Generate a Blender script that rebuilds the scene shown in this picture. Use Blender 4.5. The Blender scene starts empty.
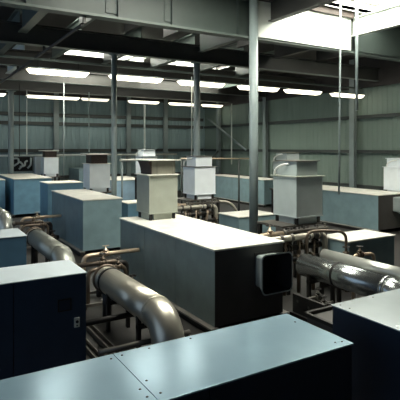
import bpy, bmesh, math, random
from mathutils import Vector, Matrix
random.seed(7)
C = bpy.context.scene.collection
PI = math.pi

# ------------------------------------------------------------------ materials
def new_mat(name):
    m = bpy.data.materials.new(name); m.use_nodes = True
    nt = m.node_tree
    return m, nt, nt.nodes['Principled BSDF']

def paint(name, col, rough=0.45, metal=0.0, var=0.12, scale=3.0, bump=0.02, spec=0.5, dirt=None, dirt_amt=0.0, rv=0.05):
    m, nt, b = new_mat(name)
    tc = nt.nodes.new('ShaderNodeTexCoord')
    n = nt.nodes.new('ShaderNodeTexNoise'); n.inputs['Scale'].default_value = scale; n.inputs['Detail'].default_value = 5
    nt.links.new(tc.outputs['Object'], n.inputs['Vector'])
    r = nt.nodes.new('ShaderNodeValToRGB')
    lo = [max(0, c*(1-var)) for c in col]; hi = [min(1, c*(1+var)) for c in col]
    r.color_ramp.elements[0].position = 0.3; r.color_ramp.elements[0].color = (*lo, 1)
    r.color_ramp.elements[1].position = 0.7; r.color_ramp.elements[1].color = (*hi, 1)
    nt.links.new(n.outputs['Fac'], r.inputs['Fac'])
    out = r.outputs['Color']
    if dirt:
        n2 = nt.nodes.new('ShaderNodeTexNoise'); n2.inputs['Scale'].default_value = scale*0.7; n2.inputs['Detail'].default_value = 8
        nt.links.new(tc.outputs['Object'], n2.inputs['Vector'])
        r2 = nt.nodes.new('ShaderNodeValToRGB')
        r2.color_ramp.elements[0].position = 0.5; r2.color_ramp.elements[0].color = (0, 0, 0, 1)
        r2.color_ramp.elements[1].position = 0.72; r2.color_ramp.elements[1].color = (dirt_amt,)*3+(1,)
        nt.links.new(n2.outputs['Fac'], r2.inputs['Fac'])
        mx = nt.nodes.new('ShaderNodeMix'); mx.data_type = 'RGBA'
        nt.links.new(r2.outputs['Color'], mx.inputs['Factor'])
        nt.links.new(out, mx.inputs['A']); mx.inputs['B'].default_value = (*dirt, 1)
        out = mx.outputs['Result']
    nt.links.new(out, b.inputs['Base Color'])
    rr = nt.nodes.new('ShaderNodeMapRange'); rr.inputs['To Min'].default_value = max(0.05, rough-rv); rr.inputs['To Max'].default_value = rough+rv
    nt.links.new(n.outputs['Fac'], rr.inputs['Value']); nt.links.new(rr.outputs['Result'], b.inputs['Roughness'])
    b.inputs['Metallic'].default_value = metal
    b.inputs['Specular IOR Level'].default_value = spec
    if bump:
        bp = nt.nodes.new('ShaderNodeBump'); bp.inputs['Strength'].default_value = bump; bp.inputs['Distance'].default_value = 0.02
        nt.links.new(n.outputs['Fac'], bp.inputs['Height']); nt.links.new(bp.outputs['Normal'], b.inputs['Normal'])
    return m

def emit(name, col, strength):
    m, nt, b = new_mat(name)
    b.inputs['Base Color'].default_value = (0.8, 0.8, 0.8, 1)
    b.inputs['Emission Color'].default_value = (*col, 1)
    b.inputs['Emission Strength'].default_value = strength
    return m

M = {}
M['green'] = paint('grey_green_enamel', (0.225, 0.280, 0.262), 0.42)  # housing hues differ for mixed light temperature, put into the paint colours
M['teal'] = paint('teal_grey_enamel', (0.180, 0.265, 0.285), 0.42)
M['blue'] = paint('blue_lit_enamel', (0.17, 0.33, 0.44), 0.42)
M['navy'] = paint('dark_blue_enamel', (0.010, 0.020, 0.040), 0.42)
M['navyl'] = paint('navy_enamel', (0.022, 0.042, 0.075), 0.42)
M['navy2'] = paint('mid_blue_lit_enamel', (0.045, 0.100, 0.150), 0.42)
M['brown'] = paint('dark_brown_and_shaded_enamel', (0.055, 0.050, 0.045), 0.5)
M['top'] = paint('cream_lit_top_paint', (0.68, 0.67, 0.60), 0.5, dirt=(0.45, 0.42, 0.35), dirt_amt=0.4)  # housing tops: same paint as the sides, overhead light put into the colour
M['topb'] = paint('pale_blue_lit_top_paint', (0.36, 0.54, 0.65), 0.19, metal=0.35, var=0.07, scale=1.5, bump=0.01)  # foreground cabinet tops, here and below: sky reflection put into the colour
M['topg'] = paint('pale_grey_lit_top_paint', (0.50, 0.56, 0.57), 0.26, metal=0.4, var=0.07, scale=1.5, bump=0.01)
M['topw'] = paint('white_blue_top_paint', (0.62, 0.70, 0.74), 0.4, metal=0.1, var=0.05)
M['baser'] = paint('base_rail_steel', (0.26, 0.25, 0.22), 0.45, metal=0.3, var=0.2)
M['nozzle'] = paint('duct_mouth_paint', (0.30, 0.34, 0.33), 0.4)
M['paleblue'] = paint('pale_blue_lit_enamel', (0.30, 0.44, 0.55), 0.42)  # blue light on the far housing put into its colour
M['white'] = paint('white_enamel', (0.80, 0.85, 0.87), 0.42, var=0.04)
M['pale'] = paint('pale_grey_enamel', (0.40, 0.45, 0.44), 0.42, var=0.06)
M['hoodg'] = paint('grey_green_hood_paint', (0.34, 0.36, 0.30), 0.45, var=0.08)
M['neck'] = paint('olive_louvre_paint', (0.17, 0.165, 0.13), 0.5)
M['louvre'] = paint('brown_louvre_paint', (0.035, 0.020, 0.014), 0.55)
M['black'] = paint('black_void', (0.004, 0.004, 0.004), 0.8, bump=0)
M['alu'] = paint('brushed_aluminium', (0.52, 0.49, 0.41), 0.33, metal=0.75, var=0.04, scale=2, bump=0, rv=0.01)
M['chrome'] = paint('polished_aluminium', (0.42, 0.45, 0.44), 0.22, metal=0.9, var=0.02, scale=2, bump=0, rv=0.0)
M['alud'] = paint('dull_aluminium', (0.33, 0.34, 0.30), 0.36, metal=0.6, var=0.05, scale=2, bump=0)
M['whitepipe'] = paint('white_lagging', (0.46, 0.47, 0.43), 0.3, metal=0.5, var=0.05)
M['bronze'] = paint('bronze_pipe', (0.58, 0.46, 0.33), 0.36, metal=0.5, var=0.15)
M['bronzed'] = paint('dark_bronze_pipe', (0.15, 0.115, 0.085), 0.42, metal=0.6, var=0.2)
M['paleP'] = paint('pale_pipe', (0.40, 0.37, 0.30), 0.38, metal=0.4, var=0.1)
M['iron'] = paint('dark_iron', (0.022, 0.02, 0.018), 0.5, metal=0.4, var=0.25)
M['rail'] = paint('rail_steel', (0.12, 0.11, 0.095), 0.45, metal=0.4, var=0.2)
M['post'] = paint('column_paint', (0.25, 0.30, 0.295), 0.35, var=0.05)
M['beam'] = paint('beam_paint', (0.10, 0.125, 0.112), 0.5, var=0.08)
M['beamw'] = paint('shaded_beam_paint', (0.050, 0.066, 0.059), 0.5, var=0.08)  # darker copy of the beam paint; front beam's shade put into the colour
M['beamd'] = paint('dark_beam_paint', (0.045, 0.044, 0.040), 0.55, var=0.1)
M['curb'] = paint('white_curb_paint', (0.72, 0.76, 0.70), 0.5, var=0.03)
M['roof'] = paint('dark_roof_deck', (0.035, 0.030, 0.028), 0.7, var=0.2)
M['floor'] = paint('dark_concrete', (0.02, 0.018, 0.016), 0.6, var=0.35, scale=1.2, bump=0.1)  # near-black concrete, tone varied at random
M['wall_r'] = paint('green_cladding', (0.20, 0.262, 0.222), 0.55, var=0.05, scale=0.6, bump=0)
M['wall_b'] = paint('grey_cladding', (0.27, 0.375, 0.385), 0.55, var=0.05, scale=0.6, bump=0)
M['girt'] = paint('girt_paint', (0.06, 0.07, 0.065), 0.6)  # shadow along the girts put into a dark base colour
M['tag'] = paint('white_tag', (0.8, 0.8, 0.76), 0.5, var=0.02)
M['plate'] = paint('pale_switch_metal', (0.65, 0.66, 0.58), 0.4, metal=0.1)
M['sky'] = emit('rooflight_pane', (1.0, 0.99, 0.88), 17.0)
M['tube'] = emit('fluorescent_diffuser', (1.0, 0.92, 0.70), 3.2)
M['tube3'] = emit('dim_fluorescent_diffuser', (1.0, 0.92, 0.72), 0.9)
M['tube2'] = emit('far_fluorescent_diffuser', (1.0, 0.92, 0.70), 2.2)

# ------------------------------------------------------------------ mesh helpers
class MB:
    def __init__(s): s.bm = bmesh.new(); s.mats = []
    def _mi(s, m):
        if m not in s.mats: s.mats.append(m)
        return s.mats.index(m)
    def _take(s, geom_verts, m, smooth=False):
        i = s._mi(m)
        fs = set()
        for v in geom_verts: fs.update(v.link_faces)
        for f in fs: f.material_index = i; f.smooth = smooth
    def box(s, x0, y0, z0, x1, y1, z1, m, bev=0.0, rot=None):
        ret = bmesh.ops.create_cube(s.bm, size=1)
        vs = ret['verts']
        c = Vector(((x0+x1)/2, (y0+y1)/2, (z0+z1)/2)); d = (x1-x0, y1-y0, z1-z0)
        for v in vs:
            v.co = Vector((v.co.x*d[0], v.co.y*d[1], v.co.z*d[2]))
            if rot: v.co = rot @ v.co
            v.co += c
        s._take(vs, m)
        if bev > 0:
            es = set()
            for v in vs: es.update(v.link_edges)
            r = bmesh.ops.bevel(s.bm, geom=list(es), offset=bev, segments=2, affect='EDGES', profile=0.6)
            i = s._mi(m)
            for f in r['faces']: f.material_index = i
        return s
    def tube(s, pts, r, m, bend=0.0, seg=14, cap=True, closed_r=None):
        P = [Vector(p) for p in pts]
        path = [P[0]]
        for i in range(1, len(P)-1):
            a, b, c = P[i-1], P[i], P[i+1]
            u = (a-b).normalized(); w = (c-b).normalized()
            bd = min(bend, (a-b).length*0.49, (c-b).length*0.49)
            if bd < 1e-4: path.append(b); continue
            n = 8
            for k in range(n+1):
                t = k/n
                # quadratic bezier close to an arc
                p = (b+u*bd)*(1-t)**2 + (b+u*bd*0.18)*0 + b*2*t*(1-t) + (b+w*bd)*t*t
                path.append(p)
        path.append(P[-1])
        rad = r if isinstance(r, (list, tuple)) else [r]*len(path)
        rings = []
        up = None
        for i, p in enumerate(path):
            if i == 0: t = (path[1]-path[0])
            elif i == len(path)-1: t = path[-1]-path[-2]
            else: t = (path[i+1]-path[i-1])
            t.normalize()
            if up is None:
                up = Vector((0, 0, 1)) if abs(t.z) < 0.9 else Vector((1, 0, 0))
            up = (up - t*up.dot(t)).normalized()
            sd = t.cross(up)
            ring = [s.bm.verts.new(p + (up*math.cos(2*PI*k/seg)+sd*math.sin(2*PI*k/seg))*rad[i]) for k in range(seg)]
            rings.append(ring)
        mi = s._mi(m)
        for a, b in zip(rings, rings[1:]):
            for k in range(seg):
                f = s.bm.faces.new((a[k], a[(k+1) % seg], b[(k+1) % seg], b[k])); f.smooth = True; f.material_index = mi
        if cap:
            for ring in (rings[0], rings[-1]):
                f = s.bm.faces.new(ring); f.material_index = mi
        return s
    def cyl(s, a, b, r, m, seg=16, r2=None):
        return s.tube([a, b], [r, r2 if r2 is not None else r], m, seg=seg)
    def lathe(s, origin, axis, prof, m, seg=20):
        """prof: list of (distance along the axis, radius)"""
        ax = Vector(axis).normalized(); o = Vector(origin)
        return s._sweep([o+ax*d for d, _ in prof], [r for _, r in prof], ax, m, seg)
    def _sweep(s, path, rad, ax, m, seg):
        up = Vector((0, 0, 1)) if abs(ax.z) < 0.9 else Vector((1, 0, 0))
        up = (up-ax*up.dot(ax)).normalized(); sd = ax.cross(up); mi = s._mi(m)
        rings = [[s.bm.verts.new(p+(up*math.cos(2*PI*k/seg)+sd*math.sin(2*PI*k/seg))*max(r, 1e-4)) for k in range(seg)] for p, r in zip(path, rad)]
        for a, b in zip(rings, rings[1:]):
            for k in range(seg):
                f = s.bm.faces.new((a[k], a[(k+1) % seg], b[(k+1) % seg], b[k])); f.material_index = mi; f.smooth = True
        for ring in (rings[0], rings[-1]):
            f = s.bm.faces.new(ring); f.material_index = mi
        return s
    def ring_torus(s, c, axis, R, r, m, seg=20, seg2=8):
        ax = Vector(axis).normalized(); up = Vector((0, 0, 1)) if abs(ax.z) < 0.9 else Vector((1, 0, 0))
        up = (up-ax*up.dot(ax)).normalized(); sd = ax.cross(up); c = Vector(c); mi = s._mi(m)
        rings = []
        for i in range(seg):
            d = up*math.cos(2*PI*i/seg)+sd*math.sin(2*PI*i/seg)
            rings.append([s.bm.verts.new(c+d*(R+r*math.cos(2*PI*k/seg2))+ax*r*math.sin(2*PI*k/seg2)) for k in range(seg2)])
        for i in range(seg):
            a, b = rings[i], rings[(i+1) % seg]
            for k in range(seg2):
                f = s.bm.faces.new((a[k], a[(k+1) % seg2], b[(k+1) % seg2], b[k])); f.material_index = mi; f.smooth = True
        return s
    def frustum(s, lo, hi, m):
        """lo, hi = (x0,y0,x1,y1,z)"""
        mi = s._mi(m)
        v = []
        for (x0, y0, x1, y1, z) in (lo, hi):
            v += [s.bm.verts.new(p) for p in ((x0, y0, z), (x1, y0, z), (x1, y1, z), (x0, y1, z))]
        for idx in ((3, 2, 1, 0), (4, 5, 6, 7), (0, 1, 5, 4), (1, 2, 6, 5), (2, 3, 7, 6), (3, 0, 4, 7)):
            f = s.bm.faces.new([v[i] for i in idx]); f.material_index = mi
        return s
    def build(s, name, parent=None, origin=None, **props):
        bmesh.ops.recalc_face_normals(s.bm, faces=s.bm.faces)
        me = bpy.data.meshes.new(name)
        if parent is not None:
            off = parent_world(parent)
        else:
            off = Vector(origin) if origin else Vector((0, 0, 0))
        bmesh.ops.translate(s.bm, verts=s.bm.verts, vec=-off)
        s.bm.to_mesh(me); s.bm.free()
        for m in s.mats: me.materials.append(m)
        o = bpy.data.objects.new(name, me); C.objects.link(o)
        if parent is not None: o.parent = parent
        else: o.location = off
        for k, v in props.items(): o[k] = v
        return o

def parent_world(o):
    v = Vector((0, 0, 0))
    while o is not None:
        v += o.location; o = o.parent
    return v

def thing(name, label, cat, loc, group=None):
    o = bpy.data.objects.new(name, None); C.objects.link(o); o.location = loc
    o.empty_display_size = 0.2
    o['label'] = label; o['category'] = cat
    if group: o['group'] = group
    return o
def tag(o, label, cat, group=None):
    o['label'] = label; o['category'] = cat
    if group: o['group'] = group
    return o
def struct(name, mb, **kw):
    return mb.build(name, kind='structure', **kw)
def copy_tree(o, parent=None, loc=None):
    c = o.copy(); C.objects.link(c)
    if parent is not None: c.parent = parent
    if loc is not None: c.location = loc
    for ch in list(o.children): copy_tree(ch, c)
    return c

# ------------------------------------------------------------------ the hall
XW, YW, ZR = 20.3, 33.0, 8.0
XL, Y0 = -9.0, -4.0
struct('floor', MB().box(XL, Y0, -0.2, XW+0.3, YW+0.3, 0, M['floor']))

def clad(along, a0, a1, fixed, z0, z1, m, facing):
    """trapezoid-ribbed sheet. along 'x' (back wall, fixed y) or 'y' (right wall, fixed x)"""
    mb = MB(); mi = mb._mi(m); pitch = 0.3; d = 0.018
    prof = []
    a = a0
    while a < a1:
        prof += [(a, 0), (a+pitch*0.62, 0), (a+pitch*0.70, d), (a+pitch*0.92, d)]
        a += pitch
    prof.append((a1+0.01, 0))
    rows = []
    for z in (z0, z1):
        row = []
        for (q, e) in prof:
            p = (q, fixed-e*facing, z) if along == 'x' else (fixed-e*facing, q, z)
            row.append(mb.bm.verts.new(p))
        rows.append(row)
    for i in range(len(prof)-1):
        f = mb.bm.faces.new((rows[0][i], rows[0][i+1], rows[1][i+1], rows[1][i])); f.material_index = mi
    if along == 'x': mb.box(a0, fixed+0.02, z0, a1, fixed+0.15, z1, m)
    else: mb.box(fixed+0.02, a0, z0, fixed+0.15, a1, z1, m)
    return mb
struct('wall_near', MB().box(XL, Y0-0.2, 0, XW, Y0, ZR, M['girt']))
struct('wall_back', clad('x', XL, XW, YW, 0, ZR+0.6, M['wall_b'], 1))
struct('wall_right', clad('y', Y0, YW, XW, 0, ZR+0.6, M['wall_r'], 1))
n = 0
for z in (1.35, 3.16, 4.96, 6.7):
    n += 1; struct('trim_%d' % n, MB().box(XW-0.20, Y0, z-0.08, XW-0.04, YW-0.2, z+0.08, M['girt']).box(XW-0.235, Y0, z+0.06, XW-0.04, YW-0.2, z+0.08, M['beamd']))
for z in (1.35, 3.16, 4.96, 5.55):
    n += 1; struct('trim_%d' % n, MB().box(XL, YW-0.20, z-0.11, XW-0.25, YW-0.04, z+0.11, M['girt']).box(XL, YW-0.235, z+0.08, XW-0.25, YW-0.04, z+0.11, M['beamd']))

def ibeam(mb, axis, a0, a1, c, zb, zt, w, m, tf=0.04, tw=0.03, stiff=()):
    """I section running along axis 'x' or 'y', centred on c across"""
    def bx(u0, u1, v0, v1, z0, z1):
        if axis == 'x': mb.box(u0, v0, z0, u1, v1, z1, m)
        else: mb.box(v0, u0, z0, v1, u1, z1, m)
    bx(a0, a1, c-w/2, c+w/2, zb, zb+tf)
    bx(a0, a1, c-w/2, c+w/2, zt-tf, zt)
    bx(a0, a1, c-tw/2, c+tw/2, zb+tf, zt-tf)
    for q in stiff: bx(q-0.012, q+0.012, c-w/2+0.02, c+w/2-0.02, zb+tf, zt-tf)
    return mb
def wall_column(x, y, axis):
    mb = MB(); w = 0.16
    if axis == 'r':
        mb.box(x-0.42, y-w, 0, x-0.39, y+w, ZR, M['post']).box(x-0.24, y-w, 0, x-0.21, y+w, ZR, M['post']).box(x-0.40, y-0.02, 0, x-0.22, y+0.02, ZR, M['post'])
    else:
        mb.box(x-w, y-0.42, 0, x+w, y-0.39, ZR, M['post']).box(x-w, y-0.24, 0, x+w, y-0.21, ZR, M['post']).box(x-0.02, y-0.40, 0, x+0.02, y-0.22, ZR, M['post'])
    return struct('wall_column', mb)
for y in (10.2, 17.6, 24.9, 30.5): wall_column(XW, y, 'r')
for x in (3.3, 8.4, 13.6, 16.6): wall_column(x, YW, 'b')
# diagonal wind brace by the corner
struct('wall_brace', MB().tube([(XW-0.5, 31.9, 5.7), (XW-0.5, 26.8, 3.2)], 0.07, M['post']))
struct('wall_brace', MB().tube([(XW-0.5, 30.3, 3.1), (XW-0.5, 32.6, 1.6)], 0.06, M['girt']))

# roof deck with openings for the rooflights and the added glow slits
SKY = [(10.3, 7.75, 13.9, 11.25), (3.4, 6.9, 7.6, 9.9), (6.1, 20.9, 10.4, 24.1), (11.4, 20.9, 15.6, 24.1), (14.2, 12.3, 17.2, 13.7)]  # second and last are unseen, added to brighten the housing tops below
GLOW_SLIT = [(3.65, 16.1, 4.85, 16.6), (6.9, 16.1, 8.3, 16.6), (9.0, 16.1, 10.2, 16.6)]  # unseen glowing panes added for the bright reflections on the front cabinet top
xs = sorted(set([XL, XW+0.3] + [v for s in SKY+GLOW_SLIT for v in (s[0], s[2])]))
ys = sorted(set([Y0, YW+0.3] + [v for s in SKY+GLOW_SLIT for v in (s[1], s[3])]))
mb = MB()
for i in range(len(xs)-1):
    for j in range(len(ys)-1):
        cx, cy = (xs[i]+xs[i+1])/2, (ys[j]+ys[j+1])/2
        if any(s[0] < cx < s[2] and s[1] < cy < s[3] for s in SKY+GLOW_SLIT): continue
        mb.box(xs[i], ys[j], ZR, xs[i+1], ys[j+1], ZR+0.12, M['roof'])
struct('ceiling', mb)
for k, (x0, y0, x1, y1) in enumerate(SKY):
    w = struct('window_%d' % (k+1), MB().box(x0, y0-0.06, ZR-0.02, x1, y0, ZR+0.42, M['curb']).box(x0, y1, ZR-0.02, x1, y1+0.06, ZR+0.42, M['curb'])
           .box(x0-0.06, y0-0.06, ZR-0.02, x0, y1+0.06, ZR+0.42, M['curb']).box(x1, y0-0.06, ZR-0.02, x1+0.06, y1+0.06, ZR+0.42, M['curb']))
    f = MB(); nb = 3
    for q in range(nb+1):
        xq = x0+(x1-x0)*q/nb
        f.box(max(x0, xq-0.03), y0, ZR+0.32, min(x1, xq+0.03), y1, ZR+0.38, M['rail'])
    f.box(x0, y1-0.05, ZR+0.32, x1, y1, ZR+0.38, M['rail']).box(x0, y0, ZR+0.32, x1, y0+0.05, ZR+0.38, M['rail'])
    f.build('window_frame', w)
    MB().box(x0, y0, ZR+0.39, x1, y1, ZR+0.43, M['sky']).build('pane', w)

for k, (x0, y0, x1, y1) in enumerate(GLOW_SLIT):
    w = struct('window_%d' % (k+6), MB().box(x0, y0, ZR+0.10, x1, y1, ZR+0.16, M['curb']))  # closed backing of an added glow panel, hidden behind the front beam
    MB().box(x0, y0, ZR+0.02, x1, y1, ZR+0.06, M['sky']).build('pane', w)

# beams across (along x), one of them much deeper, then rafters (along y)
BY = [11.7, 15.9, 20.3, 24.7, 29.1]
for k, y in enumerate(BY):
    zt = 7.82 if k == 0 else 7.28
    mb = MB()
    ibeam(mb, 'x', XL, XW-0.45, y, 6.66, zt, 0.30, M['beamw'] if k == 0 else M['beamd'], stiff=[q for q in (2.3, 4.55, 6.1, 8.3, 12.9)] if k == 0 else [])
    if k == 0:  # bolted web splices
        for q in (4.4, 6.05):
            mb.box(q-0.16, y-0.045, 6.8, q+0.16, y-0.015, 7.7, M['beamw'])
            for i in range(2):
                for j in range(5): mb.cyl((q-0.1+0.2*i, y-0.06, 6.9+0.18*j), (q-0.1+0.2*i, y-0.04, 6.9+0.18*j), 0.02, M['beamw'], seg=8)
    if True:
        mb.box(XL, y-0.152, 6.645, XW-0.45, y+0.152, 6.705 if k == 0 else 6.66, M['beam'])
    o = struct('roof_beam', mb)
for (x, zb, w, y0, y1, m) in ((9.45, 7.22, 0.22, Y0, 11.54, 'beamd'), (13.1, 7.20, 0.22, Y0, 11.54, 'curb'), (3.0, 6.95, 0.26, 11.9, 15.7, 'beam'), (9.45, 7.0, 0.20, 11.9, 15.7, 'beam'),  # rafter beside the first rooflight is white: its lit face painted on
                    (4.8, 7.30, 0.12, 11.9, 15.7, 'beam'), (6.4, 7.35, 0.10, 11.9, 15.7, 'beamd'), (7.9, 7.35, 0.10, 11.9, 15.7, 'beamd'), (11.2, 7.35, 0.10, 11.9, 15.7, 'beamd'), (13.1, 7.1, 0.2, 11.9, 15.7, 'beamd'), (15.5, 7.2, 0.14, 11.9, 15.7, 'beamd'),
                    (3.0, 7.0, 0.24, 16.1, 20.1, 'beam'), (5.0, 7.0, 0.2, 16.1, 20.1, 'beam'), (7.2, 7.0, 0.2, 16.1, 20.1, 'beam'), (9.45, 7.0, 0.24, 16.1, 20.1, 'beam'), (11.8, 7.0, 0.2, 16.1, 20.1, 'beam'), (14.2, 7.0, 0.2, 16.1, 20.1, 'beam'),
                    (4.0, 6.9, 0.2, 20.5, 24.5, 'curb'), (9.3, 6.9, 0.2, 20.5, 24.5, 'curb'), (11.0, 6.9, 0.2, 20.5, 24.5, 'curb'), (16.0, 6.9, 0.2, 20.5, 24.5, 'beam')):  # white rafters here: rooflight on their flanges put into the colour
    struct('roof_rafter', ibeam(MB(), 'y', y0, y1, x, zb, 7.84 if zb > 7.1 or y0 < 12 else 7.28+0.5, w, M[m], tf=0.03, tw=0.02))

struct('trim_20', MB().box(8.80, 11.50, 6.71, 12.97, 11.53, 7.80, M['curb']))  # white board added for the rooflit stretch of the front beam
struct('trim_21', MB().box(13.23, 11.50, 6.71, XW-0.5, 11.53, 7.80, M['beamw']))  # dark board for the stretch shaded by the rafter, shade in its colour
struct('trim_22', MB().box(19.95, Y0, 6.45, 20.15, YW-0.3, ZR, M['roof']))  # dark strip added for the roof shadow on the right wall top
struct('trim_23', MB().box(XL, YW-0.3, 6.75, 20.15, YW-0.25, ZR, M['roof']))  # dark strip added for the shade along the back wall top
struct('trim_24', MB().box(9.6, 11.38, 7.80, 12.98, 11.49, 7.99, M['louvre']))
# columns
def column(x, y, r, ztop):
    mb = MB().cyl((x, y, 0), (x, y, ztop), r, M['post'], seg=24)
    mb.box(x-r*2, y-r*2, 0, x+r*2, y+r*2, 0.03, M['post']).box(x-r*1.6, y-r*1.6, ztop-0.03, x+r*1.6, y+r*1.6, ztop, M['post'])
    return mb
column_specs = [(8.62, 11.28, 0.13, 8.0), (9.44, 15.93, 0.125, 6.64), (6.08, 15.9, 0.095, 6.64), (5.0, 29.5, 0.155, 6.64)]
for (x, y, r, zt) in column_specs:
    struct('steel_column', column(x, y, r, zt))

# services hung under the roof
oc = MB().tube([(3.7, 11.88, 6.466), (3.7, 29.25, 6.466)], 0.045, M['beamd']).build('overhead_conduit')
tag(oc, 'dark conduit running diagonally under the roof beams at upper left', 'conduit')
for y in BY:
    MB().box(3.66, y-0.03, 6.46, 3.74, y+0.03, 6.646, M['beamd']).build('clamp', oc)
tag(MB().box(-2, 16.82, 6.36, 19.8, 16.98, 6.42, M['beam']).build('lighting_trunking'), 'long grey cable trunking above the near row of lights', 'trunking')
tag(MB().box(2, 29.94, 6.86, 19.9, 30.06, 6.92, M['beam']).build('lighting_trunking'), 'long grey cable trunking above the far row of lights', 'trunking')

# ------------------------------------------------------------------ fluorescent lights
def make_light(label, x, y, z, L, tube, ztop, group):
    t = thing('fluorescent_light', label, 'light', (x, y, z), group)
    w = 0.24
    MB().frustum((x-L/2, y-w*0.75, x+L/2, y+w*0.75, z+0.06), (x-L/2+0.06, y-0.07, x+L/2-0.06, y+0.07, z+0.13), M['post']).build('housing', t)
    MB().frustum((x-L/2+0.12, y-w*0.55, x+L/2-0.12, y+w*0.55, z-0.085), (x-L/2, y-w*0.8, x+L/2, y+w*0.8, z+0.06), M[tube]).build('diffuser', t)
    for q in (-0.33, 0.33):
        MB().cyl((x+q*L, y, z+0.12), (x+q*L, y, ztop), 0.012, M['iron'], seg=8).build('hanger', t)
    return t
near_x = [4.43, 7.36, 10.24, 13.19, 15.82, 18.8]
near_l = ['bright hanging fluorescent light, leftmost of the near upper row', 'bright hanging fluorescent light in the near row, crossed by the slender left column',
          'bright hanging fluorescent light in the near row, crossed by the middle column', 'hanging fluorescent light in the near row, beside the tallest front column',
          'hanging fluorescent light in the near row, below the white beam, second from right', 'hanging fluorescent light nearest the right wall, crossed by two thin rods']
for x, l in zip(near_x, near_l):
    make_light(l, x, 16.9, 5.98, 2.1, 'tube', 6.36, 'near row of hanging fluorescent lights')
far = [(3.9, 1.8, 'tube2', 'far row fluorescent light cut by the left edge of the picture'), (7.55, 3.2, 'tube2', 'long bright far row fluorescent light right of the leftmost column'),
       (10.2, 1.8, 'tube3', 'dim far row fluorescent light just left of the slender column'), (13.6, 2.2, 'tube2', 'far row fluorescent light just right of the slender column'),
       (16.65, 2.2, 'tube2', 'far row fluorescent light just left of the middle column'), (19.1, 1.7, 'tube2', 'far row fluorescent light just right of the middle column')]
for (x, L, tb, l) in far:
    make_light(l, x, 30.0, 6.44, L, tb, 6.86, 'far row of hanging fluorescent lights')

# thin hanging rods and conduits
def rod(px_x, y, z0, z1, r, m, label, tilt=0):
    o = MB().tube([(px_x-tilt, y, z0), (px_x, y, z1)], r, M[m], seg=10).build('hanging_rod')
    return tag(o, label, 'rod')
rod(5.0, 27.0, 2.9, 6.8, 0.02, 'iron', 'thin dark rod hanging left of the far fluorescent pair')
rod(5.38, 27.0, 2.95, 6.45, 0.025, 'curb', 'short bright white rod hanging near the far left machines')
rod(6.6, 24.2, 1.95, 6.6, 0.022, 'pale', 'pale vertical pipe standing between the leftmost column and the slender column')
rod(8.97, 27.5, 2.2, 6.6, 0.03, 'post', 'thin grey rod hanging left of the slender column')
rod(13.2, 29.0, 2.9, 6.2, 0.06, 'curb', 'white vertical rod hanging under the far lights behind the grey hood')
rod(9.95, 17.2, 2.9, 6.3, 0.022, 'curb', 'thin white rod hanging close beside the middle column')
rod(19.1, 27.5, 2.2, 6.4, 0.04, 'curb', 'white vertical rod in the far corner, right of the middle column')
rod(10.95, 10.1, 2.0, 8.0, 0.028, 'post', 'left one of two thin rods hanging from the rooflight', 0.08)
rod(11.52, 10.0, 4.5, 8.0, 0.045, 'post', 'right one of two thin rods hanging from the rooflight')

# ------------------------------------------------------------------ machine housings
def side_panels(mb, x0, y0, x1, y1, z0, z1, m, ny=2, nx=1, inset=0.012, front=None):
    """core box plus separate sheet panels with narrow gaps on the four sides"""
    mb.box(x0+inset, y0+inset, z0, x1-inset, y1-inset, z1, M['iron'])
    g = 0.006
    for i in range(ny):
        a = y0+(y1-y0)*i/ny+g; b = y0+(y1-y0)*(i+1)/ny-g
        mb.box(x0, a, z0+g, x0+inset*1.5, b, z1-g, m); mb.box(x1-inset*1.5, a, z0+g, x1, b, z1-g, m)
    for i in range(nx):
        a = x0+(x1-x0)*i/nx+(g if i else inset*0.5); b = x0+(x1-x0)*(i+1)/nx-(g if i < nx-1 else inset*0.5)
        mb.box(a, y0, z0+g, b, y0+inset*1.5, z1-g, front or m); mb.box(a, y1-inset*1.5, z0+g, b, y1, z1-g, m)
    return mb

def housing(name, label, cat, x0, y0, x1, y1, zb, zt, m, top, ny=2, nx=1, group=None, front=None, over=0.025, rails=True, screws=True):
    t = thing(name, label, cat, ((x0+x1)/2, (y0+y1)/2, 0), group)
    side_panels(MB(), x0, y0, x1, y1, zb, zt-0.03, M[m], ny, nx, front=M[front] if front else None).build('body', t)
    MB().box(x0-over, y0-over, zt-0.035, x1+over, y1+over, zt, M[top], bev=0.006).build('top_panel', t)
    if rails:
        for x in (x0-0.03, x1+0.03):
            MB().box(x-0.05, y0-0.06, 0, x+0.05, y1+0.06, zb-0.01, M['iron']).box(x-0.08, y0-0.06, zb-0.03, x+0.08, y1+0.06, zb, M['baser']).build('base_rail', t)
    else:
        MB().box(x0+0.04, y0+0.04, 0, x1-0.04, y1-0.04, zb, M['iron']).build('plinth', t)
    return t

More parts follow.
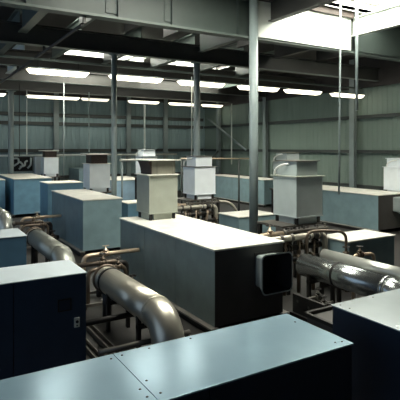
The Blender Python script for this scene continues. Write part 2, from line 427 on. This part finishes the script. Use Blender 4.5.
def nozzle(t, xa, xb, yf, za, zb, depth):
    """rounded-square flared duct mouth on the -y face of a housing"""
    mb = MB(); xc, zc = (xa+xb)/2, (za+zb)/2
    def ring(y, hw, hh, rad, n=6):
        out = []
        for (sx, sz, a0) in ((1, 1, 0), (-1, 1, 90), (-1, -1, 180), (1, -1, 270)):
            for k in range(n+1):
                a = math.radians(a0+90*k/n)
                out.append(Vector((xc+sx*(hw-rad)+rad*math.cos(a), y, zc+sz*(hh-rad)+rad*math.sin(a))))
        return out
    hw, hh = (xb-xa)/2, (zb-za)/2
    secs = [(yf+0.0, hw*0.66, hh*0.80, 0.06), (yf-depth*0.35, hw*0.70, hh*0.82, 0.07), (yf-depth*0.72, hw*0.86, hh*0.93, 0.09), (yf-depth, hw, hh, 0.10),
            (yf-depth, hw-0.025, hh-0.025, 0.09), (yf-depth*0.70, hw*0.78, hh*0.86, 0.07), (yf-0.03, hw*0.58, hh*0.72, 0.05)]
    rings = [[mb.bm.verts.new(p) for p in ring(*s)] for s in secs]
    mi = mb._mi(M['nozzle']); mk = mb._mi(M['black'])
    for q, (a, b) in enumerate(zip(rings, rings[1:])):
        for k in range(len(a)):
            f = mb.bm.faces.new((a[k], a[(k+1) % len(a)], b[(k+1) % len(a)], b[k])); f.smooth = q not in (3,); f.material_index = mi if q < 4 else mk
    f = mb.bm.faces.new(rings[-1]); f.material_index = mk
    d = mb.build('duct_mouth', t)
    MB().box(xa+0.10, yf-0.015, za+0.03, xb-0.10, yf+0.005, zb-0.03, M['brown']).build('flange', d)

main = housing('machine_housing', 'long grey-green machine housing in the centre, cream top, square black duct mouth on its end', 'machine', 4.71, 7.31, 6.31, 11.87, 0.14, 1.55, 'green', 'top', ny=3, front='brown', group=None)  # near end panel is dark brown: its shade put into the colour
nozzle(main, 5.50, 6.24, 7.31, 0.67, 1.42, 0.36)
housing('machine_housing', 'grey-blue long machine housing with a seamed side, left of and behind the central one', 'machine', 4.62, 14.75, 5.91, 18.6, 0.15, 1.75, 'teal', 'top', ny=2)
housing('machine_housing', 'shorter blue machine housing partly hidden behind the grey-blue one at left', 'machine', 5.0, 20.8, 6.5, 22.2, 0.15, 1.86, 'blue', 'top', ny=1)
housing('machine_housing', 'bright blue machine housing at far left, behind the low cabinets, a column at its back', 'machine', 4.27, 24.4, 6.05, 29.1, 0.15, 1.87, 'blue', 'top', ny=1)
rb = housing('machine_housing', 'long teal machine housing at right with a duct mouth cut by the picture edge', 'machine', 15.62, 12.5, 17.4, 18.4, 0.15, 1.53, 'teal', 'top', ny=2, front='brown')  # shaded near end, darkened by its panel colour
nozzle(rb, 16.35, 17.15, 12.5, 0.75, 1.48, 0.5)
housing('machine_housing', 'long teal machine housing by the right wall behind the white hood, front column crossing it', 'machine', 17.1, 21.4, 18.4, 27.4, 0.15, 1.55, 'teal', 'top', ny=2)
housing('machine_housing', 'blue-lit pale machine housing in the background between the slender column and the grey hood', 'machine', 9.6, 24.9, 11.6, 28.4, 0.15, 1.58, 'paleblue', 'top', ny=2)
housing('machine_housing', 'sliver of blue machine housing cut by the left picture edge', 'machine', 2.1, 25.2, 4.0, 29.0, 0.15, 1.8, 'blue', 'top', ny=1)
housing('machine_housing', 'dark blue background housing beside the brown-necked hood at left', 'machine', 8.9, 29.2, 10.4, 31.4, 0.15, 2.05, 'teal', 'teal', ny=1)

# lower boxes in the aisle
housing('equipment_box', 'low blue-grey box with cream top at right, in front of the long teal housing', 'box', 8.76, 7.85, 10.42, 8.75, 0.15, 1.2, 'teal', 'top', ny=1, rails=False)
housing('equipment_box', 'low blue box with cream top standing behind the tall front column', 'box', 8.86, 12.36, 10.36, 13.5, 0.15, 1.2, 'teal', 'top', ny=1, rails=False)
housing('equipment_box', 'low blue box peeping out between the slender column and the grey hood', 'box', 7.3, 17.6, 8.4, 18.6, 0.15, 1.2, 'blue', 'top', ny=1, rails=False)

# electric cabinets in the foreground
def screw_set(t, pts, z):
    for (x, y) in pts:
        MB().lathe((x, y, z-0.002), (0, 0, 1), [(0, 0.011), (0.004, 0.011), (0.008, 0.006)], M['iron'], seg=10).build('screw', t)
def cabinet(label, x0, y0, x1, y1, zt, m, top, seam=None, screws=(), nx=1, over=0.012):
    t = thing('electric_cabinet', label, 'cabinet', ((x0+x1)/2, (y0+y1)/2, 0))
    side_panels(MB(), x0, y0, x1, y1, 0.08, zt-0.012, M[m], 1, nx, inset=0.02).build('body', t)
    edges = [x0-over] + ([seam] if seam else []) + [x1+over]
    for a, b in zip(edges, edges[1:]):
        MB().box(a+(0.002 if a == seam else 0), y0-over, zt-0.016, b-(0.002 if b == seam else 0), y1+over, zt, M[top], bev=0.004).build('top_panel', t)
    MB().box(x0+0.05, y0+0.05, 0, x1-0.05, y1-0.05, 0.08, M['iron']).build('plinth', t)
    screw_set(t, screws, zt)
    return t
ZC = 1.544
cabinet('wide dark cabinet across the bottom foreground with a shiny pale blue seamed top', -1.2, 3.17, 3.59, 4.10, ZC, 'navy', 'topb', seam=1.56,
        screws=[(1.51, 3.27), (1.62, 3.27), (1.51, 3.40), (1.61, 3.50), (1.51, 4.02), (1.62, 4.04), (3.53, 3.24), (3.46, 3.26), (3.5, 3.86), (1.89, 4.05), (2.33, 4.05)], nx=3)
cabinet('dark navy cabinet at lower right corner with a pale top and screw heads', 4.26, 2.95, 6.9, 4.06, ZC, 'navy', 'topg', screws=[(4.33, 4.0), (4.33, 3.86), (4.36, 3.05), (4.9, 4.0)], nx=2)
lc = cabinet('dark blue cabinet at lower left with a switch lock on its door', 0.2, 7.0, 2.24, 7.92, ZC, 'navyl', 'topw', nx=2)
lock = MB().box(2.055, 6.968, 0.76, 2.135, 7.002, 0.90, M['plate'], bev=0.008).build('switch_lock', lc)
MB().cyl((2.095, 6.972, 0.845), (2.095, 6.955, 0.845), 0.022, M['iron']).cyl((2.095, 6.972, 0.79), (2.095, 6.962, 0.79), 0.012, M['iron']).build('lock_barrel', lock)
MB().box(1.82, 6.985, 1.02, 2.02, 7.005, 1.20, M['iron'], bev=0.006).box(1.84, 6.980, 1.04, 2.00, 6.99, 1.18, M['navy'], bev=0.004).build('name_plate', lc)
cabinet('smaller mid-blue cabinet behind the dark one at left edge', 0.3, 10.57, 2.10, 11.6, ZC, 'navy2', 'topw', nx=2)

# ------------------------------------------------------------------ exhaust hoods
def hood(label, x, y, m, neckm, lidm, style, z0=1.55, w=0.85, top_m=None, base='legs', group=None):
    """square exhaust hood: x, y = near-left corner of its body"""
    t = thing('exhaust_hood', label, 'exhaust hood', (x+w/2, y+w/2, z0))
    zb, zt = z0+0.17, z0+1.13
    for (a, b) in ((0.03, 0.03), (w-0.11, 0.03), (0.03, w-0.11), (w-0.11, w-0.11)):
        MB().box(x+a, y+b, z0, x+a+0.06, y+b+0.06, zb, M['iron'] if base == 'legs' else M['rail']).build('leg', t)
    MB().box(x+0.15, y+0.06, z0, x+w-0.15, y+w-0.06, zb, M[m]).box(x+0.06, y+0.15, z0, x+w-0.06, y+w-0.15, zb, M[m]).build('plinth', t)
    mb = MB().box(x, y, zb, x+w, y+w, zt, M[m], bev=0.006)
    mb.box(x-0.012, y-0.012, zb-0.012, x+w+0.012, y+w+0.012, zb+0.014, M[m]).box(x-0.006, y-0.006, zb, x+0.02, y+0.02, zt, M[m])
    mb.build('body', t)
    MB().box(x-0.05, y-0.05, zt, x+w+0.05, y+w+0.05, zt+0.022, M[lidm], bev=0.004).build('rim', t)
    zn0, zn1 = zt+0.022, zt+0.37
    i = 0.09
    if style == 'louvre':
        nb = MB().box(x+i, y+i, zn0, x+w-i, y+w-i, zn1, M[neckm])
        for k in range(6):
            zz = zn0+0.03+k*0.055
            nb.box(x+i-0.012, y+i-0.012, zz, x+w-i+0.012, y+w-i+0.012, zz+0.012, M[neckm])
        nb.build('neck', t)
        MB().box(x-0.12, y-0.03, zn1, x+w+0.03, y+w+0.03, zn1+0.045, M[top_m or lidm], bev=0.004).build('lid', t)
    elif style == 'flare':
        nb = MB().box(x+i, y+i-0.02, zn0, x+w-i+0.06, y+w-i, zn1, M[neckm])
        for xx in (x+i+0.16, x+w-i-0.02): nb.box(xx-0.012, y+i-0.035, zn0, xx+0.012, y+w-i, zn1, M[neckm])
        nb.build('neck', t)
        # curved deflector on the left
        mb = MB(); mi = mb._mi(M['louvre']); prev = None
        for k in range(9):
            f = k/8
            xx = x+i-0.005-0.10*f*f; zz = zn0+(zn1-zn0)*f
            cur = [mb.bm.verts.new((xx, y+i-0.02, zz)), mb.bm.verts.new((xx, y+w-i, zz)), mb.bm.verts.new((x+i+0.01, y+w-i, zz)), mb.bm.verts.new((x+i+0.01, y+i-0.02, zz))]
            if prev:
                for q in range(4):
                    fc = mb.bm.faces.new((prev[q], prev[(q+1) % 4], cur[(q+1) % 4], cur[q])); fc.material_index = mi
            else: mb.bm.faces.new(cur[::-1])
            prev = cur
        mb.bm.faces.new(prev)
        mb.build('deflector', t)
        MB().box(x-0.02, y-0.03, zn1, x+w+0.08, y+w+0.03, zn1+0.022, M[lidm], bev=0.004).build('lid', t)
    else:
        MB().box(x+i, y+i, zn0, x+w-i, y+w-i, zn1, M[m], bev=0.004).build('neck', t)
        MB().box(x+i-0.05, y+i-0.05, zn1, x+w-i+0.05, y+w-i+0.05, zn1+0.02, M[neckm], bev=0.004).build('lid', t)
        MB().tube([(x+0.10, y+0.36, zt+0.31), (x-0.0, y+0.50, zt+0.29), (x-0.03, y+0.74, zt+0.18), (x+0.0, y+0.82, zt+0.01)], 0.026, M['tag'], bend=0.09, seg=10).build('hose', t)
    return t
hood('grey-green exhaust hood standing on the central long housing', 5.14, 11.0, 'hoodg', 'neck', 'top', 'flare', 1.55, w=0.80)
hood('bright white exhaust hood above the middle pipework, slim column behind', 8.52, 14.5, 'white', 'rail', 'rail', 'stack', 1.56)
hood('large pale grey exhaust hood at right on a pipe-filled stand', 7.84, 8.60, 'pale', 'rail', 'hoodg', 'stack', 1.55)
hood('pale exhaust hood with a dark brown neck, behind the grey-blue housing', 6.15, 18.75, 'white', 'louvre', 'top', 'louvre', 1.58)
hood('small distant exhaust hood with a dark brown neck against the back wall', 6.75, 29.0, 'white', 'louvre', 'top', 'louvre', 1.65)
hood('white exhaust hood cut by the right picture edge behind the teal housing', 17.6, 12.85, 'white', 'white', 'white', 'stack', 1.40, w=0.95)
hood('pale hood whose cap alone shows above the large right hood', 13.1, 14.95, 'pale', 'neck', 'hoodg', 'stack', 1.66)
hood('white distant hood half hidden behind the grey-green hood', 10.75, 23.9, 'white', 'pale', 'pale', 'stack', 1.75, w=0.9)
# stands for hoods which do not sit on a housing
def hood_stand(label, x, y, z, w=1.0):
    t = thing('hood_stand', label, 'stand', (x+w/2, y+w/2, 0))
    MB().box(x-0.06, y-0.06, z-0.05, x+w+0.06, y+w+0.06, z, M['rail']).build('platform', t)
    for (a, b) in ((0, 0), (w-0.08, 0), (0, w-0.08), (w-0.08, w-0.08)):
        MB().box(x+a, y+b, 0, x+a+0.08, y+b+0.08, z-0.05, M['iron']).build('leg', t)
    for zz in (0.25, 0.9):
        MB().box(x, y, zz, x+w, y+0.06, zz+0.06, M['iron']).box(x, y+w-0.06, zz, x+w, y+w, zz+0.06, M['iron']).box(x, y, zz, x+0.06, y+w, zz+0.06, M['iron']).box(x+w-0.06, y, zz, x+w, y+w, zz+0.06, M['iron']).build('cross_rail', t)
    return t
hood_stand('stand carrying the brown-necked hood at left', 6.20, 18.68, 1.58, 0.95)
hood_stand('stand carrying the small distant brown-necked hood', 6.7, 28.95, 1.65, 0.95)
hood_stand('stand carrying the white hood at the right picture edge', 17.6, 12.85, 1.40, 0.95)
hood_stand('stand carrying the hood hidden behind the large right hood', 13.05, 14.9, 1.66, 0.95)
hood_stand('stand carrying the white distant hood behind the grey-green hood', 10.72, 23.87, 1.75, 0.96)

# ------------------------------------------------------------------ valves and pipework
def valve(t, p, axis, s=1.0, wheel=True, m='bronze'):
    """globe valve on a pipe at p; axis = pipe direction; stem upwards"""
    p = Vector(p); ax = Vector(axis)
    mb = MB()
    mb.lathe(p-ax*0.09*s, ax, [(0, 0.075*s), (0.025*s, 0.075*s), (0.026*s, 0.05*s), (0.06*s, 0.065*s), (0.09*s, 0.075*s), (0.12*s, 0.065*s), (0.154*s, 0.05*s), (0.155*s, 0.075*s), (0.18*s, 0.075*s)], M[m])
    mb.lathe(p, (0, 0, 1), [(0, 0.05*s), (0.08*s, 0.045*s), (0.085*s, 0.06*s), (0.10*s, 0.06*s), (0.105*s, 0.03*s), (0.15*s, 0.022*s), (0.152*s, 0.012*s), (0.21*s, 0.012*s)], M[m])
    v = mb.build('valve', t)
    if wheel:
        w = MB().ring_torus(p+Vector((0, 0, 0.2*s)), (0, 0, 1), 0.075*s, 0.012*s, M['iron'])
        w.box(p.x-0.07*s, p.y-0.008, p.z+0.193*s, p.x+0.07*s, p.y+0.008, p.z+0.207*s, M['iron']).box(p.x-0.008, p.y-0.07*s, p.z+0.193*s, p.x+0.008, p.y+0.07*s, p.z+0.207*s, M['iron'])
        w.build('handwheel', v)
    else:
        MB().box(p.x-0.09*s, p.y-0.015, p.z+0.19*s, p.x+0.09*s, p.y+0.015, p.z+0.215*s, M[m], bev=0.005).build('handle', v)
    return v
def flange(t, p, axis, r, m='rail'):
    p = Vector(p); ax = Vector(axis)
    mb = MB().lathe(p-ax*0.03, ax, [(0, r), (0.026, r), (0.027, r*0.94), (0.033, r*0.94), (0.034, r), (0.06, r)], M[m])
    return mb.build('flange', t)

def left_manifold(label, x, y):
    """pipe arches on the left side of a long housing (whose side is x+1.39)"""
    t = thing('pipe_manifold', label, 'pipework', (x, y, 0))
    Z = 0.95
    MB().tube([(x, y+0.2, 0.06), (x, y+0.2, Z), (x+1.35, y+0.2, Z)], 0.05, M['bronze'], bend=0.16).build('pipe', t)
    valve(t, (x+0.52, y+0.2, Z), (1, 0, 0), 0.9, wheel=False)
    MB().tube([(x-0.12, y-0.5, 0.06), (x-0.12, y-0.5, 0.80), (x+0.72, y-0.5, 0.80), (x+0.72, y-0.5, 0.15)], 0.042, M['bronzed'], bend=0.16).build('pipe', t)
    MB().tube([(x-0.35, y-0.15, 0.84), (x+0.65, y-0.15, 0.84), (x+0.65, y-0.15, 0.06)], 0.05, M['bronzed'], bend=0.1).build('pipe', t)
    flange(t, (x-0.30, y-0.15, 0.84), (1, 0, 0), 0.085)
    valve(t, (x+0.32, y-0.15, 0.84), (1, 0, 0), 1.0, m='bronzed')
    valve(t, (x+0.55, y-0.5, 0.80), (1, 0, 0), 0.9, m='bronzed')
    MB().tube([(x+0.30, y+0.02, 0.06), (x+0.30, y+0.02, 0.75), (x+0.95, y+0.02, 0.75), (x+0.95, y+0.02, 0.06)], 0.06, M['iron'], bend=0.12).build('pipe', t)
    flange(t, (x+0.62, y+0.02, 0.75), (1, 0, 0), 0.10, 'iron')
    MB().tube([(x+0.1, y-0.45, 0.32), (x+1.1, y-0.45, 0.32)], 0.07, M['iron']).build('pipe', t)
    valve(t, (x+0.9, y-0.45, 0.32), (1, 0, 0), 1.1, m='bronzed')
    fr = MB()
    for xx in (x-0.2, x+0.9): fr.box(xx-0.03, y-0.58, 0, xx+0.03, y+0.35, 0.07, M['rail'])
    for yy in (y-0.55, y+0.3): fr.box(x-0.25, yy-0.03, 0.05, x+1.15, yy+0.03, 0.11, M['rail'])
    fr.build('skid_frame', t)
    return t
left_manifold('bronze pipe arches and valves beside the central long housing', 3.33, 10.4)
left_manifold('bronze pipe arches and valves beside the grey-blue housing, further back', 3.27, 17.1)

def insulated_pipe(label, x, ya, yb, z, r, m, joints=(), cap=True, bend=0.42, mk='alu'):
    """fat pipe running along y from the far end ya to an elbow at yb that turns down to the floor"""
    t = thing('insulated_pipe', label, 'pipe', (x, ya, 0))
    MB().tube([(x, ya, z), (x, yb+bend, z)], r, M[m], seg=32).build('barrel', t)
    mb = MB(); n = 8; path = []; 
    for k in range(n+1):
        a = PI/2*k/n
        path.append((x, yb+bend-bend*math.sin(a), z-bend*(1-math.cos(a))))
    path.append((x, yb, 0.02))
    mb.tube(path, r*1.012, M[m], seg=32)
    mb.build('elbow', t)
    for k in (1, 3, 5, 7):
        a = PI/2*k/n
        p = (x, yb+bend-bend*math.sin(a), z-bend*(1-math.cos(a)))
    for yj in (yb+bend,)+tuple(joints):
        MB().lathe((x, yj-0.03, z), (0, 1, 0), [(0, r*1.01), (0.004, r*1.035), (0.056, r*1.035), (0.06, r*1.01)], M['iron'] if yj in joints else M[m], seg=32).build('joint_band', t)
    # far end: collar, neck and a domed cap bending down
    if cap:
        MB().lathe((x, ya, z), (0, 1, 0), [(0, r*1.04), (0.015, r*1.06), (0.05, r*1.06), (0.06, r*0.84), (0.10, r*0.80), (0.11, r*0.95), (0.14, r*0.95)], M['iron'], seg=28).build('collar', t)
        MB().lathe((x, ya+0.10, z), (0, 1, 0), [(0, r*0.80), (0.06, r*0.93), (0.16, r*0.97), (0.26, r*0.93), (0.35, r*0.82), (0.42, r*0.62), (0.46, r*0.36), (0.475, 0.01)], M[mk], seg=28).build('domed_end', t)
        MB().lathe((x, ya+0.27, z), (0, 1, 0), [(0, r*1.0), (0.005, r*1.12), (0.035, r*1.12), (0.04, r*1.0)], M['bronzed'], seg=28).build('clamp_ring', t)
        MB().cyl((x, ya+0.24, 0), (x, ya+0.24, z-r*0.7), 0.09, M['iron']).build('drain_leg', t)
    for yj in (yb+bend+0.25, ya-0.35):
        MB().box(x-r*0.9, yj-0.04, 0, x-r*0.9+0.06, yj+0.04, z-r*0.4, M['iron']).box(x+r*0.9-0.06, yj-0.04, 0, x+r*0.9, yj+0.04, z-r*0.4, M['iron']).box(x-r*0.9, yj-0.05, z-r-0.06, x+r*0.9, yj+0.05, z-r+0.0, M['iron']).build('saddle', t)
    return t
insulated_pipe('fat dull aluminium pipe with a downward elbow in front of the central housing', 3.33, 8.85, 6.45, 0.80, 0.25, 'alu')
insulated_pipe('fat grey pipe with a downward elbow behind the lower left cabinet', 3.10, 14.2, 11.2, 0.80, 0.25, 'alud')
insulated_pipe('pale pipe elbow just visible at the left picture edge', 2.95, 21.5, 18.4, 0.80, 0.24, 'whitepipe')
insulated_pipe('fat shiny aluminium pipe at right with a dark joint band', 7.47, 7.95, 5.35, 0.80, 0.245, 'chrome', joints=(6.95,), cap=False)
insulated_pipe('thinner white pipe running behind the shiny aluminium pipe at right', 7.98, 7.85, 5.0, 0.97, 0.14, 'whitepipe', cap=False, bend=0.3)

def stand_manifold(label, x, y):
    """pipework skid that carries an exhaust hood; x, y = hood's near-left corner"""
    t = thing('pipe_skid', label, 'pipework', (x+0.4, y+0.4, 0))
    zp = 1.55 if y < 12 else 1.56
    MB().box(x-0.35, y-0.22, zp-0.13, x+0.93, y-0.02, zp-0.085, M['rail']).box(x-0.35, y+0.0, zp-0.045, x+0.93, y+0.95, zp, M['rail']).build('platform', t)
    for (a, b) in ((-0.3, -0.15), (0.86, -0.15), (-0.3, 0.88), (0.86, 0.88)):
        MB().box(x+a-0.04, y+b-0.04, 0, x+a+0.04, y+b+0.04, zp-(0.13 if b < 0 else 0.045), M['iron']).build('leg', t)
    for a in (-0.28, 0.2, 0.62, 0.88):
        MB().lathe((x+a, y-0.15, zp-0.085), (0, 0, 1), [(0, 0.03), (0.02, 0.03), (0.021, 0.018), (0.06, 0.018), (0.061, 0.028), (0.08, 0.028)], M['rail'], seg=10).build('bolt', t)
    for a in (-0.12, 0.12, 0.40, 0.72):
        MB().cyl((x+a, y-0.02, 0.7), (x+a, y-0.02, zp-0.045), 0.055, M['iron']).build('riser', t)
    yy = y-0.42; z = 1.36
    p = MB().tube([(x-1.15, yy, z), (x+0.60, yy, z), (x+0.60, yy, 0.62)], 0.075, M['paleP'], bend=0.2).build('pipe', t)
    MB().cyl((x+0.18, yy, z), (x+0.34, yy, z), 0.09, M['iron']).build('coupling', t)
    MB().box(x+0.0, yy-0.09, z-0.03, x+0.10, yy-0.072, z+0.045, M['tag']).build('tag', t)
    for a in (-0.75, -0.45, 0.05, 0.42): flange(t, (x+a, yy, z), (1, 0, 0), 0.10, 'rail')
    MB().tube([(x-0.9, yy+0.05, 1.12), (x+0.5, yy+0.05, 1.12)], 0.07, M['iron']).build('pipe', t)
    for a in (-0.5, -0.1, 0.3): valve(t, (x+a, yy+0.05, 1.12), (1, 0, 0), 1.0, m='bronzed', wheel=a != -0.1)
    MB().tube([(x-0.8, yy-0.02, 0.88), (x+0.75, yy-0.02, 0.88)], 0.055, M['iron']).build('pipe', t)
    for a in (-0.3, 0.15, 0.55): flange(t, (x+a, yy-0.02, 0.88), (1, 0, 0), 0.11, 'bronzed')
    for a in (-0.62, -0.2, 0.25): MB().cyl((x+a, yy+0.02, 0.1), (x+a, yy+0.02, 1.36), 0.045, M['bronzed']).build('riser', t)
    b = thing('branch_pipe', 'short bronze branch pipe with a valve ' + ('left of the large right hood' if y < 12 else 'left of the bright white hood'), 'pipe', (x-0.8, yy+0.25, 0))
    MB().tube([(x-1.15, yy+0.25, 0.05), (x-1.15, yy+0.25, z+0.06), (x-0.40, yy+0.25, z+0.06)], 0.065, M['bronze'], bend=0.12).build('tube', b)
    valve(b, (x-0.85, yy+0.25, z+0.06), (1, 0, 0), 1.1, m='bronze')
    flange(b, (x-0.45, yy+0.25, z+0.06), (1, 0, 0), 0.10, 'rail')
    return t
stand_manifold('rusty pipe skid with flanges and valves under the large right hood', 7.76, 8.62)
stand_manifold('pale pipe skid with flanges and valves under the bright white hood', 8.52, 14.5)
# extra looped pipes at the right
t = thing('looped_pipe', 'thin brown pipe that arches over the white pipe at right', 'pipe', (7.1, 7.85, 0))
MB().tube([(7.62, 8.02, 0.9), (7.62, 8.02, 1.50), (8.0, 7.95, 1.50), (8.52, 7.70, 1.47), (8.52, 7.70, 0.1)], 0.034, M['bronzed'], bend=0.2).build('tube', t)
valve(t, (8.52, 7.70, 0.92), (0, 0, 1), 1.0, m='bronzed')
t = thing('looped_pipe', 'short low bronze pipe that bends down at far right of the white pipe', 'pipe', (8.2, 7.2, 0))
MB().tube([(8.30, 7.3, 0.0), (8.30, 7.3, 1.03), (8.85, 7.2, 1.03), (8.85, 7.2, 0.0)], 0.036, M['bronze'], bend=0.12).build('tube', t)
valve(t, (8.47, 7.27, 1.03), (1, 0, 0), 0.9, m='bronzed')
t = thing('looped_pipe', 'curved hose bending down right of the middle pipework', 'pipe', (9.7, 14.3, 0))
MB().tube([(9.4, 14.6, 1.45), (9.95, 14.35, 1.42), (10.2, 14.2, 0.9), (10.2, 14.2, 0.1)], 0.05, M['paleP'], bend=0.3).build('tube', t)

# floor level clutter
def floor_channel(label, x, y0, y1):
    o = MB().box(x-0.06, y0, 0, x+0.06, y1, 0.02, M['rail']).box(x-0.06, y0, 0.02, x-0.045, y1, 0.10, M['rail']).box(x+0.045, y0, 0.02, x+0.06, y1, 0.10, M['rail']).build('steel_channel')
    tag(o, label, 'steel channel')
floor_channel('steel channel lying on the floor close to the lower left cabinet', 2.55, 4.6, 9.0)
floor_channel('steel channel lying on the floor under the fat aluminium pipe', 2.85, 4.6, 9.0)
floor_channel('steel channel lying on the floor beside the central housing base', 4.15, 4.9, 9.5)
tag(MB().tube([(2.4, 6.9, 0.35), (3.95, 6.9, 0.35)], 0.04, M['rail']).cyl((2.45, 6.9, 0), (2.45, 6.9, 0.35), 0.03, M['iron']).cyl((3.9, 6.9, 0), (3.9, 6.9, 0.35), 0.03, M['iron']).build('low_cross_pipe'), 'low dark cross pipe beneath the fat aluminium pipe, nearest one', 'pipe')
tag(MB().tube([(2.4, 7.9, 0.45), (3.95, 7.9, 0.45)], 0.05, M['iron']).cyl((2.45, 7.9, 0), (2.45, 7.9, 0.45), 0.03, M['iron']).cyl((3.9, 7.9, 0), (3.9, 7.9, 0.45), 0.03, M['iron']).build('low_cross_pipe'), 'low dark cross pipe beneath the fat aluminium pipe, further one', 'pipe')
t = thing('low_plinth', 'low dark plinth with lit edges in front of the duct mouth', 'plinth', (6.4, 5.9, 0))
MB().box(5.85, 5.45, 0, 6.75, 6.15, 0.50, M['brown'], bev=0.01).build('block', t)
MB().box(5.80, 5.40, 0.50, 6.80, 5.46, 0.56, M['iron']).box(6.74, 5.40, 0.50, 6.80, 6.2, 0.56, M['rail']).box(5.80, 6.14, 0.50, 6.80, 6.2, 0.56, M['iron']).box(5.80, 5.40, 0.50, 5.86, 6.2, 0.56, M['iron']).build('lit_edge', t)  # strips added for the lit top edges, paler on the right end
t = thing('low_valve_rack', 'dark valve rack on the floor between the duct mouth and the shiny pipe', 'pipework', (7.0, 6.9, 0))
for k, yy in enumerate((6.5, 6.8, 7.1)):
    MB().tube([(6.5, yy, 0.3+0.04*k), (7.15, yy, 0.3+0.04*k)], 0.03, M['rail']).build('pipe', t)
    valve(t, (6.75+0.15*k, yy, 0.3+0.04*k), (1, 0, 0), 0.8, m='rail')
MB().box(6.45, 6.32, 0.0, 7.16, 7.27, 0.14, M['iron']).build('tray', t)
MB().box(6.5, 6.4, 0, 6.56, 7.24, 0.5, M['iron']).build('frame', t)
MB().box(7.1, 6.4, 0, 7.16, 7.24, 0.28, M['iron']).build('frame', t)

# far background: rails, dark panel with pale pipe bends, pale cabinet
t = thing('service_rail', 'long pale horizontal rail pipe along the back wall', 'rail', (12, 31.6, 0))
MB().tube([(3.0, 31.6, 2.86), (17.0, 31.6, 2.86)], 0.06, M['curb']).build('rail', t)
for x in (3.2, 7.9, 12.6, 16.8): MB().cyl((x, 31.6, 0), (x, 31.6, 2.84), 0.04, M['post']).build('support', t)
t = thing('service_rail', 'brown horizontal rail pipe on posts right of the white hood', 'rail', (13, 21, 0))
MB().tube([(11.3, 20.6, 2.83), (15.1, 20.0, 2.80)], 0.035, M['bronze']).build('rail', t)
for (x, y) in ((11.35, 20.59), (14.42, 20.107)): MB().cyl((x, y, 0), (x, y, 2.80), 0.045, M['girt']).build('support', t)
t = thing('service_rail', 'pale short rail pipe between brown-necked hood and grey-green hood', 'rail', (9, 22, 0))
MB().tube([(8.4, 21.2, 2.78), (10.3, 21.2, 2.78)], 0.05, M['top']).build('rail', t)
for x in (8.5, 10.2): MB().cyl((x, 21.2, 0), (x, 21.2, 2.75), 0.045, M['post']).build('support', t)
t = thing('valve_board', 'dark board with pale twisted pipe bends near the back wall at far left', 'valve board', (5.8, 30.8, 0))
MB().box(5.0, 30.9, 1.9, 6.35, 30.98, 2.82, M['black']).build('board', t)
MB().box(4.96, 30.84, 1.86, 6.39, 30.92, 1.92, M['post']).box(4.96, 30.84, 2.80, 6.39, 30.92, 2.86, M['post']).box(4.96, 30.84, 1.86, 5.02, 30.92, 2.86, M['post']).box(6.33, 30.84, 1.86, 6.39, 30.92, 2.86, M['post']).build('frame', t)
for pts in (((5.15, 2.7), (5.45, 2.72), (5.5, 2.45), (5.2, 2.25)), ((5.55, 2.2), (5.85, 2.25), (5.85, 2.5), (6.0, 2.55)), ((5.5, 2.05), (5.75, 2.3), (5.55, 2.5)), ((6.0, 2.1), (6.2, 2.3), (6.2, 2.75))):
    MB().tube([(x, 30.78, z) for x, z in pts], 0.055, M['pale'], bend=0.1).build('pipe_bend', t)
for x in (5.03, 6.3): MB().box(x-0.04, 30.86, 0, x+0.04, 30.94, 1.88, M['post']).build('leg', t)
t_shift = 0.18
for ch in t.children: ch.location.x += t_shift
t = thing('pale_cabinet', 'pale blue-grey upright cabinet right of the dark valve board', 'cabinet', (6.8, 31.0, 0))
MB().box(6.62, 30.6, 0.1, 7.22, 31.2, 2.80, M['white'], bev=0.01).build('body', t)
MB().box(6.60, 30.58, 2.80, 7.24, 31.22, 2.84, M['pale'], bev=0.005).build('top_panel', t)
MB().box(6.65, 30.63, 0, 7.19, 31.17, 0.1, M['iron']).build('plinth', t)

# ------------------------------------------------------------------ world, camera
w = bpy.data.worlds.new('World'); bpy.context.scene.world = w; w.use_nodes = True
bg = w.node_tree.nodes['Background']
bg.inputs['Color'].default_value = (0.55, 0.75, 1.0, 1); bg.inputs['Strength'].default_value = 0.55

cam = bpy.data.cameras.new('camera'); co = bpy.data.objects.new('camera', cam); C.objects.link(co)
co.location = (0, 0, 3.4)
co.rotation_euler = (PI/2, 0, -math.atan(290/482))
cam.sensor_width = 36; cam.lens = 482/400*36; cam.shift_y = -53/400; cam.clip_end = 200
sc = bpy.context.scene; sc.camera = co
sc.view_settings.view_transform = 'Standard'
sc.view_settings.exposure = 0.48
sc.cycles.use_denoising = True
sc.cycles.max_bounces = 8
sc.cycles.sample_clamp_indirect = 4
